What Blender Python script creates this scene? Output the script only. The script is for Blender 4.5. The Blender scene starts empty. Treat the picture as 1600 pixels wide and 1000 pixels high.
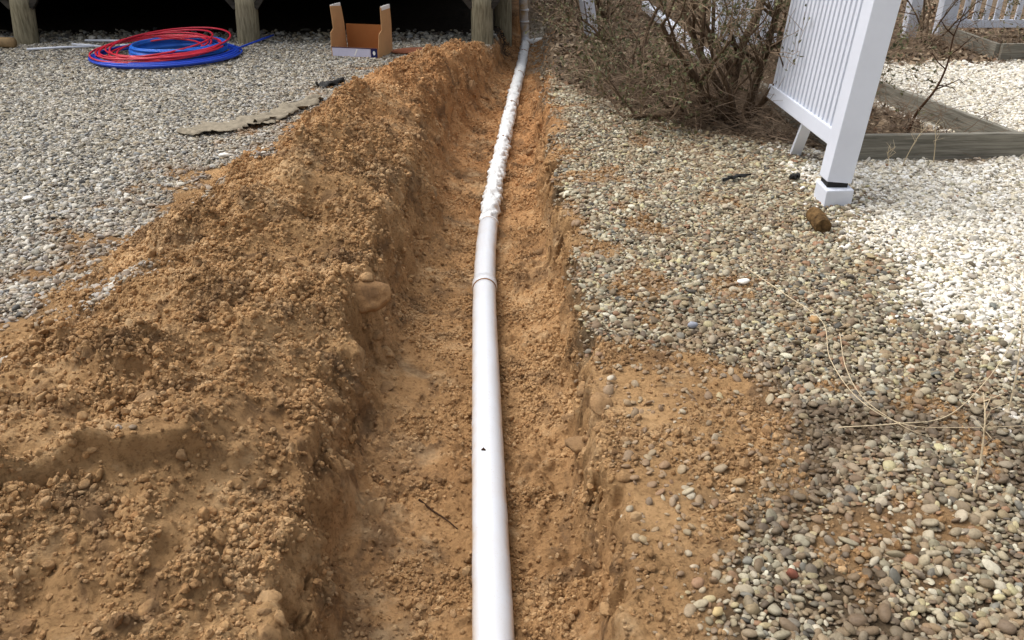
import bpy, bmesh, math, random
import numpy as np
from mathutils import Vector, Matrix, Euler

R = math.radians
random.seed(7)
rng = np.random.default_rng(11)
SC = bpy.context.scene
COL = SC.collection

# ------------------------------------------------------------------ camera
CAM_H, PITCH, FPX = 1.45, R(27.6), 1280.0
cam_d = bpy.data.cameras.new('camera')
cam_d.sensor_width = 36.0
cam_d.lens = FPX / 1600.0 * 36.0
cam_d.clip_start, cam_d.clip_end = 0.05, 1000
cam = bpy.data.objects.new('camera', cam_d)
cam.location = (0, 0, CAM_H)
cam.rotation_euler = (math.pi / 2 - PITCH, 0, 0)
COL.objects.link(cam)
SC.camera = cam

# ------------------------------------------------------------------ sky, sun, exposure
SUN_EL, SUN_AZ = R(60), R(-70)          # azimuth from +Y towards +X
w = bpy.data.worlds.new('World'); SC.world = w; w.use_nodes = True
nt = w.node_tree; nt.nodes.clear()
sky = nt.nodes.new('ShaderNodeTexSky'); sky.sky_type = 'NISHITA'; sky.sun_disc = False
sky.sun_elevation = SUN_EL; sky.sun_rotation = SUN_AZ
sky.air_density = 1.0; sky.dust_density = 6.0; sky.ozone_density = 1.0
hs = nt.nodes.new('ShaderNodeHueSaturation'); hs.inputs['Saturation'].default_value = 0.30
bg = nt.nodes.new('ShaderNodeBackground'); bg.inputs['Strength'].default_value = 0.15
wo = nt.nodes.new('ShaderNodeOutputWorld')
nt.links.new(sky.outputs[0], hs.inputs['Color']); nt.links.new(hs.outputs[0], bg.inputs['Color'])
nt.links.new(bg.outputs[0], wo.inputs[0])
sd = bpy.data.lights.new('sun', 'SUN'); sd.energy = 0.7; sd.angle = R(50); sd.color = (1.0, 0.97, 0.93)
so = bpy.data.objects.new('sun', sd); COL.objects.link(so)
sv = Vector((math.sin(SUN_AZ) * math.cos(SUN_EL), math.cos(SUN_AZ) * math.cos(SUN_EL), math.sin(SUN_EL)))
so.rotation_euler = sv.to_track_quat('Z', 'Y').to_euler()
so.location = (-4, 5, 12)
SC.view_settings.view_transform = 'Standard'; SC.view_settings.look = 'None'
SC.view_settings.gamma = 1.0; SC.view_settings.use_curve_mapping = False
SC.view_settings.exposure = 0.56

# ------------------------------------------------------------------ helpers
def srgb(r, g, b):
    f = lambda c: (c / 255 / 12.92) if c / 255 <= 0.04045 else ((c / 255 + 0.055) / 1.055) ** 2.4
    return (f(r), f(g), f(b))
def at(u, v, z=0.0):
    """place in the world (height z) of a point measured on the 1600x1000 photograph"""
    a = (u - 800) / FPX; b = (v - 500) / FPX
    d = Vector((a, math.cos(PITCH) - b * math.sin(PITCH), -math.sin(PITCH) - b * math.cos(PITCH)))
    t = (z - CAM_H) / d.z
    return Vector((0, 0, CAM_H)) + d * t
def tag(o, label=None, cat=None, group=None, kind=None):
    if label: o['label'] = label
    if cat: o['category'] = cat
    if group: o['group'] = group
    if kind: o['kind'] = kind
    return o
def empty(name, loc=(0, 0, 0), rz=0, label=None, cat=None, group=None):
    o = bpy.data.objects.new(name, None); COL.objects.link(o)
    o.location = loc; o.rotation_euler = (0, 0, rz); o.empty_display_size = 0.1
    return tag(o, label, cat, group)
def link(name, me, mat=None, parent=None):
    o = bpy.data.objects.new(name, me); COL.objects.link(o)
    if mat is not None and not me.materials: me.materials.append(mat)
    if parent is not None: o.parent = parent
    return o

class MB:
    def __init__(s): s.v = []; s.f = []
    def box(s, x0, x1, y0, y1, z0, z1, M=None):
        p = [Vector(c) for c in ((x0,y0,z0),(x1,y0,z0),(x1,y1,z0),(x0,y1,z0),(x0,y0,z1),(x1,y0,z1),(x1,y1,z1),(x0,y1,z1))]
        if M is not None: p = [M @ q for q in p]
        n = len(s.v); s.v += [tuple(q) for q in p]
        s.f += [tuple(n + i for i in q) for q in ((0,3,2,1),(4,5,6,7),(0,1,5,4),(1,2,6,5),(2,3,7,6),(3,0,4,7))]
        return s
    def bar(s, a, b, w, h):
        a, b = Vector(a), Vector(b); d = b - a
        q = d.to_track_quat('Y', 'Z').to_matrix().to_4x4(); q.translation = a
        return s.box(-w / 2, w / 2, 0, d.length, -h / 2, h / 2, q)
    def tube(s, pts, rad, n=8, cap=True):
        pts = [Vector(p) for p in pts]
        if not hasattr(rad, '__len__'): rad = [rad] * len(pts)
        up = None; base = len(s.v)
        for i, p in enumerate(pts):
            t = (pts[min(i + 1, len(pts) - 1)] - pts[max(i - 1, 0)])
            if t.length < 1e-9: t = Vector((0, 0, 1))
            t.normalize()
            if up is None:
                up = Vector((0, 0, 1)) if abs(t.z) < 0.9 else Vector((1, 0, 0))
            up = (up - t * up.dot(t))
            if up.length < 1e-6: up = t.orthogonal()
            up.normalize(); sd_ = t.cross(up)
            for k in range(n):
                a = 2 * math.pi * k / n
                s.v.append(tuple(p + (up * math.cos(a) + sd_ * math.sin(a)) * rad[i]))
        for i in range(len(pts) - 1):
            for k in range(n):
                a = base + i * n + k; b = base + i * n + (k + 1) % n
                s.f.append((a, b, b + n, a + n))
        if cap:
            s.f.append(tuple(base + k for k in range(n))[::-1])
            e = base + (len(pts) - 1) * n
            s.f.append(tuple(e + k for k in range(n)))
        return s
    def mesh(s, name, smooth=False):
        me = bpy.data.meshes.new(name); me.from_pydata(s.v, [], s.f)
        bm = bmesh.new(); bm.from_mesh(me); bmesh.ops.recalc_face_normals(bm, faces=bm.faces); bm.to_mesh(me); bm.free()
        if smooth: me.shade_smooth()
        return me
    def build(s, name, mat, parent=None, smooth=False, bevel=0, seg=2):
        me = s.mesh(name, smooth)
        if bevel:
            bm = bmesh.new(); bm.from_mesh(me)
            bmesh.ops.bevel(bm, geom=[e for e in bm.edges if len(e.link_faces) == 2 and e.calc_face_angle() > 0.5], offset=bevel, segments=seg, affect='EDGES', profile=0.6)
            bm.to_mesh(me); bm.free()
        return link(name, me, mat, parent)

def catmull(P, n):
    P = [Vector(p) for p in P]; P = [P[0] * 2 - P[1]] + P + [P[-1] * 2 - P[-2]]
    out = []
    for i in range(1, len(P) - 2):
        for k in range(n):
            t = k / n
            a, b, c, d = P[i - 1], P[i], P[i + 1], P[i + 2]
            out.append(0.5 * ((2 * b) + (c - a) * t + (2 * a - 5 * b + 4 * c - d) * t * t + (3 * b - a - 3 * c + d) * t ** 3))
    out.append(P[-2]); return out

# numpy noise --------------------------------------------------------
_T = [np.random.default_rng(s).uniform(0, 2 * np.pi, (256, 256)) for s in range(12)]
_G = [(np.cos(t).astype(np.float32), np.sin(t).astype(np.float32)) for t in _T]
_J = [np.random.default_rng(100 + s).uniform(0, 1, (256, 256, 3)).astype(np.float32) for s in range(4)]
def perlin(x, y, seed=0):
    gx, gy = _G[seed % 12]
    xi = np.floor(x).astype(np.int32); yi = np.floor(y).astype(np.int32)
    fx = (x - xi).astype(np.float32); fy = (y - yi).astype(np.float32)
    u = fx * fx * fx * (fx * (fx * 6 - 15) + 10); v = fy * fy * fy * (fy * (fy * 6 - 15) + 10)
    def d(i, j):
        a = (xi + i) & 255; b = (yi + j) & 255
        return gx[a, b] * (fx - i) + gy[a, b] * (fy - j)
    n0 = d(0, 0) * (1 - u) + d(1, 0) * u; n1 = d(0, 1) * (1 - u) + d(1, 1) * u
    return (n0 * (1 - v) + n1 * v) * 1.5
def fbm(x, y, s, o=3, seed=0, gain=0.5):
    r = 0; a = 1.0; f = 1.0 / s
    for i in range(o):
        r = r + a * perlin(x * f + 13.7 * i, y * f + 5.1 * i, seed + i); a *= gain; f *= 2.03
    return r
def lumps(x, y, s, seed=0, r=0.62):
    """rounded clods: height 0..1 over jittered cells of size s"""
    J = _J[seed % 4]; X = x / s; Y = y / s
    xi = np.floor(X).astype(np.int32); yi = np.floor(Y).astype(np.int32)
    best = np.zeros(np.shape(x), np.float32)
    for i in (-1, 0, 1):
        for j in (-1, 0, 1):
            c = J[(xi + i) & 255, (yi + j) & 255]
            dx = xi + i + c[..., 0] - X; dy = yi + j + c[..., 1] - Y
            rr = r * (0.45 + 0.75 * c[..., 2])
            q = 1 - (dx * dx + dy * dy) / (rr * rr)
            best = np.maximum(best, np.sqrt(np.clip(q, 0, 1)) * rr / r)
    return best
def sst(a, b, x):
    t = np.clip((x - a) / (b - a), 0, 1); return t * t * (3 - 2 * t)
I = np.interp

# ------------------------------------------------------------------ the lie of the land
def f_xl(y): return I(y, [0, 1.5, 2.6, 3.5, 4.4, 5.3, 7, 9, 11], [-.47, -.47, -.54, -.52, -.43, -.42, -.34, -.14, -.02])
def f_xr(y): return I(y, [0, 1.3, 3, 5, 7, 9, 11], [.21, .21, .20, .165, .18, .30, .42])
def f_xf(y): return I(y, [-3, 2, 2.67, 3.4, 4, 4.7, 5.6, 7.2, 8.4, 9.2], [-2.6, -2.40, -2.02, -1.92, -1.82, -1.70, -1.55, -1.35, -1.0, -.6])
def f_hp(y): return I(y, [-3, 1, 2, 3, 4, 5, 6, 7.3, 8.2, 9], [.1, .17, .19, .18, .25, .30, .29, .22, .14, .03])
def f_xc(y): return I(y, [-3, 1, 3, 5, 7.4, 8.5, 9.2], [-1.2, -1.2, -1.15, -1.0, -.62, -.40, -.3])
def pile_h(x, y):
    wob = 0.16 * fbm(x, y, .9, 2, 3) + .05 * fbm(x, y, .22, 2, 5)
    xf, xc, xl, hp = f_xf(y) + wob, f_xc(y) + wob * .7, f_xl(y), f_hp(y)
    t = np.clip((x - xf) / np.maximum(xc - xf, .05), 0, 1)
    left = hp * (t ** I(y, [2, 4, 6], [1.9, 1.7, 1.15]))
    rim = I(y, [0, 2, 3.5, 5, 9], [.02, .02, .05, .05, .0])
    s = np.clip((x - xc) / np.maximum(xl - xc, .05), 0, 1)
    right = hp + (rim - hp) * (s ** 1.1)
    h = np.where(x < xc, left, right)
    return h * (1 - sst(8.5, 9.1, y)) * (1 - sst(.0, .12, x - xl))
SMOOTH = [(-1.08, 1.70, .24, .14), (-.78, 1.50, .05, .24), (-.50, 2.0, .05, .16), (-.55, 2.65, .05, .14), (-.36, 1.62, .10, .12), (-.40, 2.85, .07, .22), (-.27, 3.12, .10, .06),
          (.16, 2.1, .05, .18), (.42, 2.25, .15, .2), (.40, 1.75, .1, .2), (.62, 2.3, .12, .1), (-.30, 2.3, .09, .10), (-1.35, 2.0, .18, .1),
          (-.15, 4.6, .12, .2), (-.3, 5.6, .12, .3), (.02, 6.4, .1, .3), (-1.3, 5.2, .12, .35), (-1.05, 6.1, .12, .4), (-.95, 3.05, .14, .05)]
def smooth_mask(x, y):
    m = np.zeros(np.shape(x))
    wx = x + .05 * fbm(x, y, .12, 2, 8); wy = y + .05 * fbm(x, y, .12, 2, 9)
    for (cx, cy, rx, ry) in SMOOTH:
        d = np.sqrt(((wx - cx) / rx) ** 2 + ((wy - cy) / ry) ** 2)
        m = np.maximum(m, 1 - sst(.8, 1.15, d))
    n = fbm(x, y, .35, 3, 6)
    return np.maximum(m, .85 * sst(.42, .56, n))
def floor_mask(x, y):
    """1 on the trench floor and up its walls, 0 outside"""
    e = .055 * fbm(x, y, .3, 3, 1) + .028 * fbm(x, y, .07, 3, 2)
    wl = I(y, [0, 3, 4.2, 6, 8, 9], [.09, .10, .16, .26, .2, .12]); wr = I(y, [0, 4, 8], [.085, .10, .18])
    a = sst(f_xl(y) - wl, f_xl(y) + .012, x + e)
    b = 1 - sst(f_xr(y), f_xr(y) + wr, x + e * 1.15 + .02 * np.abs(fbm(x, y, .14, 2, 5)))
    return a * b * (1 - sst(11.5, 11.9, y))
def gravel_right(x, y):
    """how much of the right bank is pebbles"""
    n = fbm(x, y, .42, 3, 4)
    xb = I(y, [0, .6, 1.265, 1.7, 2.0, 2.3, 2.5, 2.65, 3.0, 9], [.5, .5, .50, .56, .78, .86, .66, .33, .26, .28])
    d = sst(-.17, .20, x - xb + .26 * n)
    d = d * (1 - .62 * sst(.25, .6, fbm(x, y, .36, 3, 7)) * (1 - sst(1.25, 1.7, x)))
    return d * sst(0.0, .02, x - f_xr(y) - .05 + .03 * n) * (1 - litter(x, y))
def white_part(x, y):
    xw = I(y, [0, 1, 2.4, 3.3, 4.6, 5], [1.72, 1.72, 1.66, 1.62, 1.72, 1.75])
    return sst(-.22, .28, x - xw + .22 * fbm(x, y, .5, 3, 2))
def litter(x, y):
    n = .25 * fbm(x, y, .5, 3, 10)
    yb = I(x, [.2, .45, .9, 1.3, 1.7, 2.0, 3.0], [9, 6.9, 5.85, 5.5, 5.2, 4.95, 4.95])
    a = sst(-.12, .12, y - yb + n) * sst(.1, .3, x)
    bedr = I(y, [4.9, 6.4, 8.2], [3.0, 2.78, 3.1])                 # right of the bed: white stones again
    a = a * (1 - sst(-.02, .06, x - bedr + .25 * n * sst(6.3, 6.8, y)) * (1 - sst(7.7, 8.3, y + n)))
    return np.maximum(a, sst(9.0, 9.6, y + n) * sst(.15, .35, x))
def gravel_left(x, y):
    n = fbm(x, y, .30, 3, 5)
    ph = pile_h(x, y)
    wd = I(y, [2, 4.5, 6.5], [1.3, .85, .35])
    D = (x - f_xf(y) - .05) / wd + .75 * n + .25 * fbm(x, y, .9, 2, 1)
    d = 1 - sst(-.30, .42, D) * (1 - sst(8.7, 9.2, y))
    d = d * (1 - .8 * sst(.30, .5, fbm(x, y, .4, 3, 9)) * sst(-.8, -.1, x - f_xf(y)))
    return d * (1 - sst(.10, .18, ph)) * sst(.02, .15, f_xl(y) - x)
def terrain(x, y, detail=True):
    x = np.asarray(x, np.float64); y = np.asarray(y, np.float64)
    g = .014 * fbm(x, y, 1.1, 2, 0)
    g = g + .05 * np.exp(-((x - .55) / .5) ** 2 - ((y - 6.0) / 1.2) ** 2)
    ph = pile_h(x, y); fm = floor_mask(x, y)
    # broken slab edge on the near heap
    q = (x + 1.3) * (-.54) + (y - 1.42) * .84 + .03 * fbm(x, y, .2, 2, 4)
    slab = .085 * sst(-.006, .016, q) * (1 - sst(.03, .36, q)) * (1 - sst(-.86, -.72, x)) * sst(-1.9, -1.5, x)
    top = g + ph + slab
    fc = (x - .5 * (f_xl(y) + f_xr(y))) / (.5 * (f_xr(y) - f_xl(y)))
    fl = -.325 + .065 * np.clip(np.abs(fc), 0, 1.2) ** 2.5 + .024 * fbm(x, y, .45, 3, 2) + I(y, [9, 11.2], [0, .06])
    h = top * (1 - fm) + fl * fm
    on = np.clip(ph / .08, 0, 1) * (1 - fm)
    h = h + on * (.065 * fbm(x, y, .40, 3, 7) + .05 * (.35 - np.abs(fbm(x, y, .30, 2, 1))) + .02 * np.abs(fbm(x, y, .13, 2, 4)))
    if detail:
        sm = smooth_mask(x, y); soil = soil_mask(x, y, ph, fm)
        k = soil * (1 - .72 * sm); k2 = np.clip(on + .5 * fm + .14, 0, 1)
        den = .35 + .65 * sst(-.25, .3, fbm(x, y, .5, 2, 11))
        h = h + k * k2 * den * (.032 * lumps(x, y, .085, 0) + .022 * lumps(x + .3, y, .04, 1) + .012 * lumps(x, y + .2, .021, 2))
        h = h + soil * (.008 * fbm(x, y, .035, 3, 3) * (1 - .5 * sm) + .003 * fbm(x, y, .012, 1, 6) * (1 - .8 * sm))
        wall = fm * (1 - fm) * 4
        h = h + wall * (.035 * fbm(x, y, .09, 3, 9) + .02 * lumps(x, y, .05, 3))
    return h
def soil_mask(x, y, ph=None, fm=None):
    if ph is None: ph = pile_h(x, y)
    if fm is None: fm = floor_mask(x, y)
    gr = np.where(x > 0, gravel_right(x, y), gravel_left(x, y))
    s = np.maximum(fm, 1 - gr)
    s = s * np.where(x > 0, 1 - litter(x, y), 1)
    return np.clip(s, 0, 1)

# ------------------------------------------------------------------ materials
def mat(name, rough=.7, spec=.3):
    m = bpy.data.materials.new(name); m.use_nodes = True
    t = m.node_tree; b = t.nodes['Principled BSDF']
    b.inputs['Roughness'].default_value = rough; b.inputs['Specular IOR Level'].default_value = spec
    return m, t, b
def nd(t, typ, **kw):
    n = t.nodes.new(typ)
    for k, v in kw.items():
        if k in n.inputs: n.inputs[k].default_value = v
        else: setattr(n, k, v)
    return n
def noise(t, scale, detail=4, rough=.6, vec=None, dist=0):
    n = nd(t, 'ShaderNodeTexNoise'); n.inputs['Scale'].default_value = scale
    n.inputs['Detail'].default_value = detail; n.inputs['Roughness'].default_value = rough
    n.inputs['Distortion'].default_value = dist
    if vec is not None: t.links.new(vec, n.inputs['Vector'])
    return n.outputs['Fac']
def ramp(t, fac, stops):
    r = nd(t, 'ShaderNodeValToRGB'); e = r.color_ramp.elements
    e[0].position, e[0].color = stops[0][0], (*stops[0][1], 1)
    e[1].position, e[1].color = stops[-1][0], (*stops[-1][1], 1)
    for p, c in stops[1:-1]:
        n = e.new(p); n.color = (*c, 1)
    t.links.new(fac, r.inputs[0]); return r.outputs[0]
def mix(t, fac, a, b, mode='MIX'):
    m = nd(t, 'ShaderNodeMix', data_type='RGBA', blend_type=mode)
    for s, v in ((0, fac), (6, a), (7, b)):
        if hasattr(v, 'is_linked'): t.links.new(v, m.inputs[s])
        elif isinstance(v, (int, float)): m.inputs[s].default_value = v
        else: m.inputs[s].default_value = (*v, 1)
    return m.outputs[2]
def bump(t, b, h, dist, strength=1.0):
    n = nd(t, 'ShaderNodeBump'); n.inputs['Distance'].default_value = dist; n.inputs['Strength'].default_value = strength
    t.links.new(h, n.inputs['Height']); t.links.new(n.outputs[0], b.inputs['Normal'])
def attr(t, name, typ='GEOMETRY'):
    a = nd(t, 'ShaderNodeAttribute'); a.attribute_name = name; a.attribute_type = typ; return a
def objco(t): return nd(t, 'ShaderNodeTexCoord').outputs['Object']
def geoco(t): return nd(t, 'ShaderNodeNewGeometry').outputs['Position']

def soil_colour(t, p, orange):
    a = noise(t, 2.6, 6, .62, p); b = noise(t, 19, 5, .65, p, .5); c = noise(t, 85, 4, .7, p)
    col = ramp(t, a, [(.30, srgb(150, 117, 80)), (.46, srgb(174, 138, 96)), (.60, srgb(189, 152, 108)), (.74, srgb(204, 171, 130))])
    oc = ramp(t, a, [(.28, srgb(158, 116, 76)), (.5, srgb(184, 137, 92)), (.72, srgb(200, 155, 108))])
    col = mix(t, orange, col, oc)
    d = ramp(t, b, [(.30, srgb(118, 108, 100)), (.47, (1, 1, 1)), (1, (1, 1, 1))])
    col = mix(t, .55, col, d, 'MULTIPLY')
    g = ramp(t, c, [(.34, srgb(158, 148, 140)), (.5, (1, 1, 1)), (.66, (1, 1, 1)), (.74, srgb(255, 255, 255))])
    col = mix(t, .6, col, g, 'MULTIPLY')
    damp = ramp(t, noise(t, 3.6, 6, .68, p, .8), [(.52, (0, 0, 0)), (.62, (1, 1, 1))])
    col = mix(t, mixf(t, damp, .72), col, srgb(108, 84, 62))
    pale = ramp(t, noise(t, 4.3, 6, .7, p), [(.54, (0, 0, 0)), (.72, (1, 1, 1))])
    return mix(t, mixf(t, pale, .6), col, srgb(222, 192, 150))
def mixf(t, s, k):
    m = nd(t, 'ShaderNodeMath', operation='MULTIPLY'); t.links.new(s, m.inputs[0]); m.inputs[1].default_value = k; return m.outputs[0]

# ground: soil, bedding under the pebbles, leaf litter
MG, t, b = mat('ground', .95, .1)
p = geoco(t)
soilc = soil_colour(t, p, attr(t, 'orange').outputs['Fac'])
vo = nd(t, 'ShaderNodeTexVoronoi'); vo.inputs['Scale'].default_value = 42; t.links.new(p, vo.inputs['Vector'])
vo.inputs['Randomness'].default_value = 1
bw = nd(t, 'ShaderNodeRGBToBW'); t.links.new(vo.outputs['Color'], bw.inputs[0])
st = ramp(t, bw.outputs[0], [(.15, srgb(84, 78, 68)), (.4, srgb(140, 132, 118)), (.65, srgb(160, 154, 140)), (.85, srgb(200, 194, 180))])
st = mix(t, attr(t, 'near').outputs['Fac'], st, ramp(t, noise(t, 30, 4, .6, p), [(.35, srgb(70, 58, 44)), (.65, srgb(110, 94, 74))]))
st = mix(t, attr(t, 'white').outputs['Fac'], st, ramp(t, bw.outputs[0], [(.1, srgb(168, 160, 142)), (.7, srgb(232, 228, 214))]))
lit = ramp(t, noise(t, 26, 5, .7, p), [(.3, srgb(66, 56, 46)), (.5, srgb(106, 90, 72)), (.68, srgb(148, 128, 104))])
c1 = mix(t, attr(t, 'soil').outputs['Fac'], st, soilc)
c2 = mix(t, attr(t, 'litter').outputs['Fac'], c1, lit)
c2 = mix(t, attr(t, 'under').outputs['Fac'], c2, ramp(t, noise(t, 14, 5, .6, p), [(.3, srgb(44, 38, 32)), (.7, srgb(72, 62, 52))]))  # soil below the house coloured dark to deepen the crawl-space shade
t.links.new(c2, b.inputs['Base Color'])
bump(t, b, noise(t, 75, 8, .8, p), .016, .9)

def pebble_mat(name, src):
    m, t, b = mat(name, .62, .35)
    if src == 'INSTANCER': c = attr(t, 'col', 'INSTANCER').outputs['Color']
    else: c = nd(t, 'ShaderNodeObjectInfo').outputs['Color']
    p = geoco(t)
    n = ramp(t, noise(t, 130, 4, .65, p), [(.3, (.62, .60, .57)), (.55, (1, 1, 1)), (.75, (1.0, 1.0, 1.0))])
    t.links.new(mix(t, .75, c, n, 'MULTIPLY'), b.inputs['Base Color'])
    bump(t, b, noise(t, 300, 3, .6, p), .0015, .5)
    return m
M_PEB_I, M_PEB_O = pebble_mat('pebble_stone', 'INSTANCER'), pebble_mat('loose_pebble_stone', 'OBJECT')
def crumb_mat(name, src):
    m, t, b = mat(name, .96, .08)
    p = geoco(t)
    if src == 'INSTANCER': c = attr(t, 'col', 'INSTANCER')
    else: c = nd(t, 'ShaderNodeObjectInfo')
    sep = nd(t, 'ShaderNodeSeparateColor'); t.links.new(c.outputs['Color'], sep.inputs[0])
    s = soil_colour(t, p, sep.outputs[0])
    s = mix(t, sep.outputs[1], s, srgb(122, 94, 68))
    s = mix(t, sep.outputs[2], s, srgb(212, 180, 138))
    t.links.new(s, b.inputs['Base Color'])
    bump(t, b, noise(t, 150, 5, .8, p), .006, .9)
    return m
M_CR_I, M_CR_O = crumb_mat('soil_crumb', 'INSTANCER'), crumb_mat('soil_clod', 'OBJECT')
def leaf_mat(name):
    m, t, b = mat(name, .8, .2)
    c = attr(t, 'col', 'INSTANCER').outputs['Color']
    t.links.new(c, b.inputs['Base Color']); return m
M_LIT = leaf_mat('dead_leaf')

def simple(name, c, rough=.6, spec=.3, var=.25, scale=12, bmp=0, c2=None, stretch=None):
    m, t, b = mat(name, rough, spec)
    co = objco(t)
    if stretch:
        mp = nd(t, 'ShaderNodeMapping'); mp.inputs['Scale'].default_value = stretch; t.links.new(co, mp.inputs[0]); co = mp.outputs[0]
    n = noise(t, scale, 6, .65, co)
    c2 = c2 or tuple(x * (1 - var) for x in c)
    t.links.new(ramp(t, n, [(.33, c2), (.62, c)]), b.inputs['Base Color'])
    if bmp: bump(t, b, n, bmp, .7)
    return m
M_VINYL = simple('white_vinyl', srgb(216, 221, 232), .38, .4, .06, 4)
M_WOOD = simple('weathered_board', srgb(150, 143, 124), .85, .15, .45, 3, .003, srgb(98, 92, 76), (1.2, 1.2, 9))
M_BEDX = simple('grey_board', srgb(142, 138, 126), .85, .15, .45, 5, .002, srgb(96, 93, 84), (.7, 6, 14))
M_PILE = simple('piling_wood', srgb(150, 142, 118), .9, .1, .5, 6, .004, srgb(100, 94, 76), (9, 9, 1))
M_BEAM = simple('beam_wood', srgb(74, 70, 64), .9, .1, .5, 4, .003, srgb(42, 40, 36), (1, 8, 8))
M_STUB = simple('rotten_wood', srgb(112, 88, 58), .95, .05, .5, 30, .004, srgb(52, 40, 26))
M_LOG = simple('tan_timber', srgb(176, 148, 110), .85, .1, .3, 12, .002)
M_CARD = simple('cardboard', srgb(194, 152, 108), .85, .15, .12, 6)
M_CARDIN = simple('cardboard_inner', srgb(158, 104, 62), .9, .1, .12, 6)
M_PRINT = simple('printed_panel', srgb(196, 194, 214), .5, .3, .08, 8)
M_NAVY = simple('navy_print', srgb(26, 32, 84), .5, .3, .2, 8)
M_PURP = simple('purple_print', srgb(70, 40, 62), .5, .3, .2, 8)
M_PAPER = simple('white_paper', srgb(232, 230, 226), .7, .2, .05, 8)
M_RED = simple('red_tubing', srgb(206, 40, 62), .32, .5, .12, 10)
M_BLUE = simple('blue_tubing', srgb(32, 74, 196), .32, .5, .12, 10)
M_BLUE2 = simple('bright_blue_tubing', srgb(34, 110, 214), .32, .5, .12, 10)
M_FAB = simple('weathered_sheet', srgb(150, 140, 122), .9, .1, .4, 26, .004)
M_BLACK = simple('black_plastic', srgb(32, 31, 30), .6, .3, .3, 20)
M_SHELL = simple('white_shell', srgb(238, 234, 224), .5, .3, .1, 30)
M_BRICK = simple('brick_red', srgb(134, 86, 70), .85, .1, .25, 60, .001)
M_BARK = simple('shrub_bark', srgb(104, 86, 68), .92, .1, .5, 14, .003, srgb(58, 46, 36), (6, 6, 1.5))
M_TWIG = simple('shrub_twig', srgb(150, 130, 108), .92, .1, .4, 5, 0, srgb(104, 88, 70))
M_DEAD = simple('dead_twig', srgb(134, 116, 98), .92, .1, .45, 3, 0, srgb(88, 72, 58))
M_STRAW = simple('dry_stalk', srgb(204, 186, 154), .85, .1, .25, 8)
M_ROOT = simple('dark_root', srgb(66, 46, 32), .9, .1, .3, 8)
M_SID = simple('grey_siding', srgb(150, 146, 136), .85, .15, .2, 3)
def foliage(name, a, bb):
    m, t, b = mat(name, .55, .3)
    o = nd(t, 'ShaderNodeNewGeometry').outputs['Random Per Island']
    t.links.new(ramp(t, o, [(0, a), (.55, bb), (1, tuple(x * 1.5 for x in bb))]), b.inputs['Base Color'])
    return m
M_LEAF = foliage('olive_leaf', (.055, .058, .026), (.11, .108, .048))
M_LEAFB = foliage('brown_leaf', (.085, .058, .032), (.15, .105, .055))

# pipe: white plastic with wiped-on sand
M_PIPE, t, b = mat('white_pipe', .3, .45)
p = geoco(t)
n = ramp(t, noise(t, 9, 6, .7, p, .3), [(.32, (0, 0, 0)), (.60, (1, 1, 1))])
nz = nd(t, 'ShaderNodeSeparateXYZ'); t.links.new(nd(t, 'ShaderNodeNewGeometry').outputs['Normal'], nz.inputs[0])
mr = nd(t, 'ShaderNodeMapRange'); mr.inputs[1].default_value = .75; mr.inputs[2].default_value = .0; mr.inputs[3].default_value = .10; mr.inputs[4].default_value = .95
t.links.new(nz.outputs['Z'], mr.inputs[0])
dm = nd(t, 'ShaderNodeMath', operation='MULTIPLY'); t.links.new(n, dm.inputs[0]); t.links.new(mr.outputs[0], dm.inputs[1])
pc = mix(t, dm.outputs[0], srgb(206, 210, 216), srgb(186, 154, 110))
pc = mix(t, mixf(t, ramp(t, noise(t, 160, 3, .7, p), [(.62, (0, 0, 0)), (.70, (1, 1, 1))]), .4), pc, srgb(170, 140, 100))
t.links.new(pc, b.inputs['Base Color']); bump(t, b, noise(t, 25, 3, .5, p), .002, .3)
M_RING = simple('brown_ring', srgb(150, 112, 78), .7, .2, .3, 40)
M_CRUST = simple('white_crust', srgb(228, 229, 228), .8, .2, .12, 60, .004)

# ------------------------------------------------------------------ ground sheet, trench and dirt pile (one continuous relief)
ys = np.concatenate([-.1 - np.geomspace(.05, 150, 40)[::-1], np.arange(-.1, .85, .03), np.arange(.85, 3, .0065), np.arange(3, 6, .0095),
                     np.arange(6, 9.2, .014), np.arange(9.2, 13, .05), 13 + np.geomspace(.06, 250, 40)])
NR = len(ys)
XL = np.maximum(-2.35, -(.72 * np.maximum(ys, 0) + .85)); XR = np.minimum(1.0, .55 + .3 * np.maximum(ys, 0))
ND = 560
tl = np.geomspace(.02, 150, 90)
rows = []
for i, y in enumerate(ys):
    rows.append(np.concatenate([(XL[i] - tl[::-1]), np.linspace(XL[i], XR[i], ND), XR[i] + tl]))
GX = np.array(rows); GY = np.repeat(ys[:, None], GX.shape[1], 1)
NC = GX.shape[1]
GZ = np.concatenate([terrain(GX[i:i + 120], GY[i:i + 120]) for i in range(0, NR, 120)])
PH = pile_h(GX, GY); FM = floor_mask(GX, GY)
A_soil = soil_mask(GX, GY, PH, FM); A_lit = np.where(GX > 0, litter(GX, GY), sst(14, 20, GY)) * (1 - FM)
A_or = np.clip(sst(3.6, 6.6, GY) * .9 + .25 * fbm(GX, GY, .8, 2, 3) + .28 * FM, 0, 1)
A_wh = np.where(GX > 0, white_part(GX, GY) * (1 - sst(8.4, 9.2, GY)), 0)
A_ushade = sst(9.3, 10.0, GY + .3 * fbm(GX, GY, .6, 2, 2)) * (1 - sst(14.2, 14.4, GY)) * (1 - sst(-.1, .1, GX)) * sst(-9, -8.9, GX)  # mask of the painted shade on the ground below the house
A_near = 1 - sst(7, 11, np.hypot(GX, GY))
WL = FM * (1 - FM) * 4                                            # broken, undercut walls
GX = GX + WL * (.022 * fbm(GY, GZ * 1.3, .10, 3, 5) + .010 * fbm(GY, GZ, .03, 2, 8))
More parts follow.
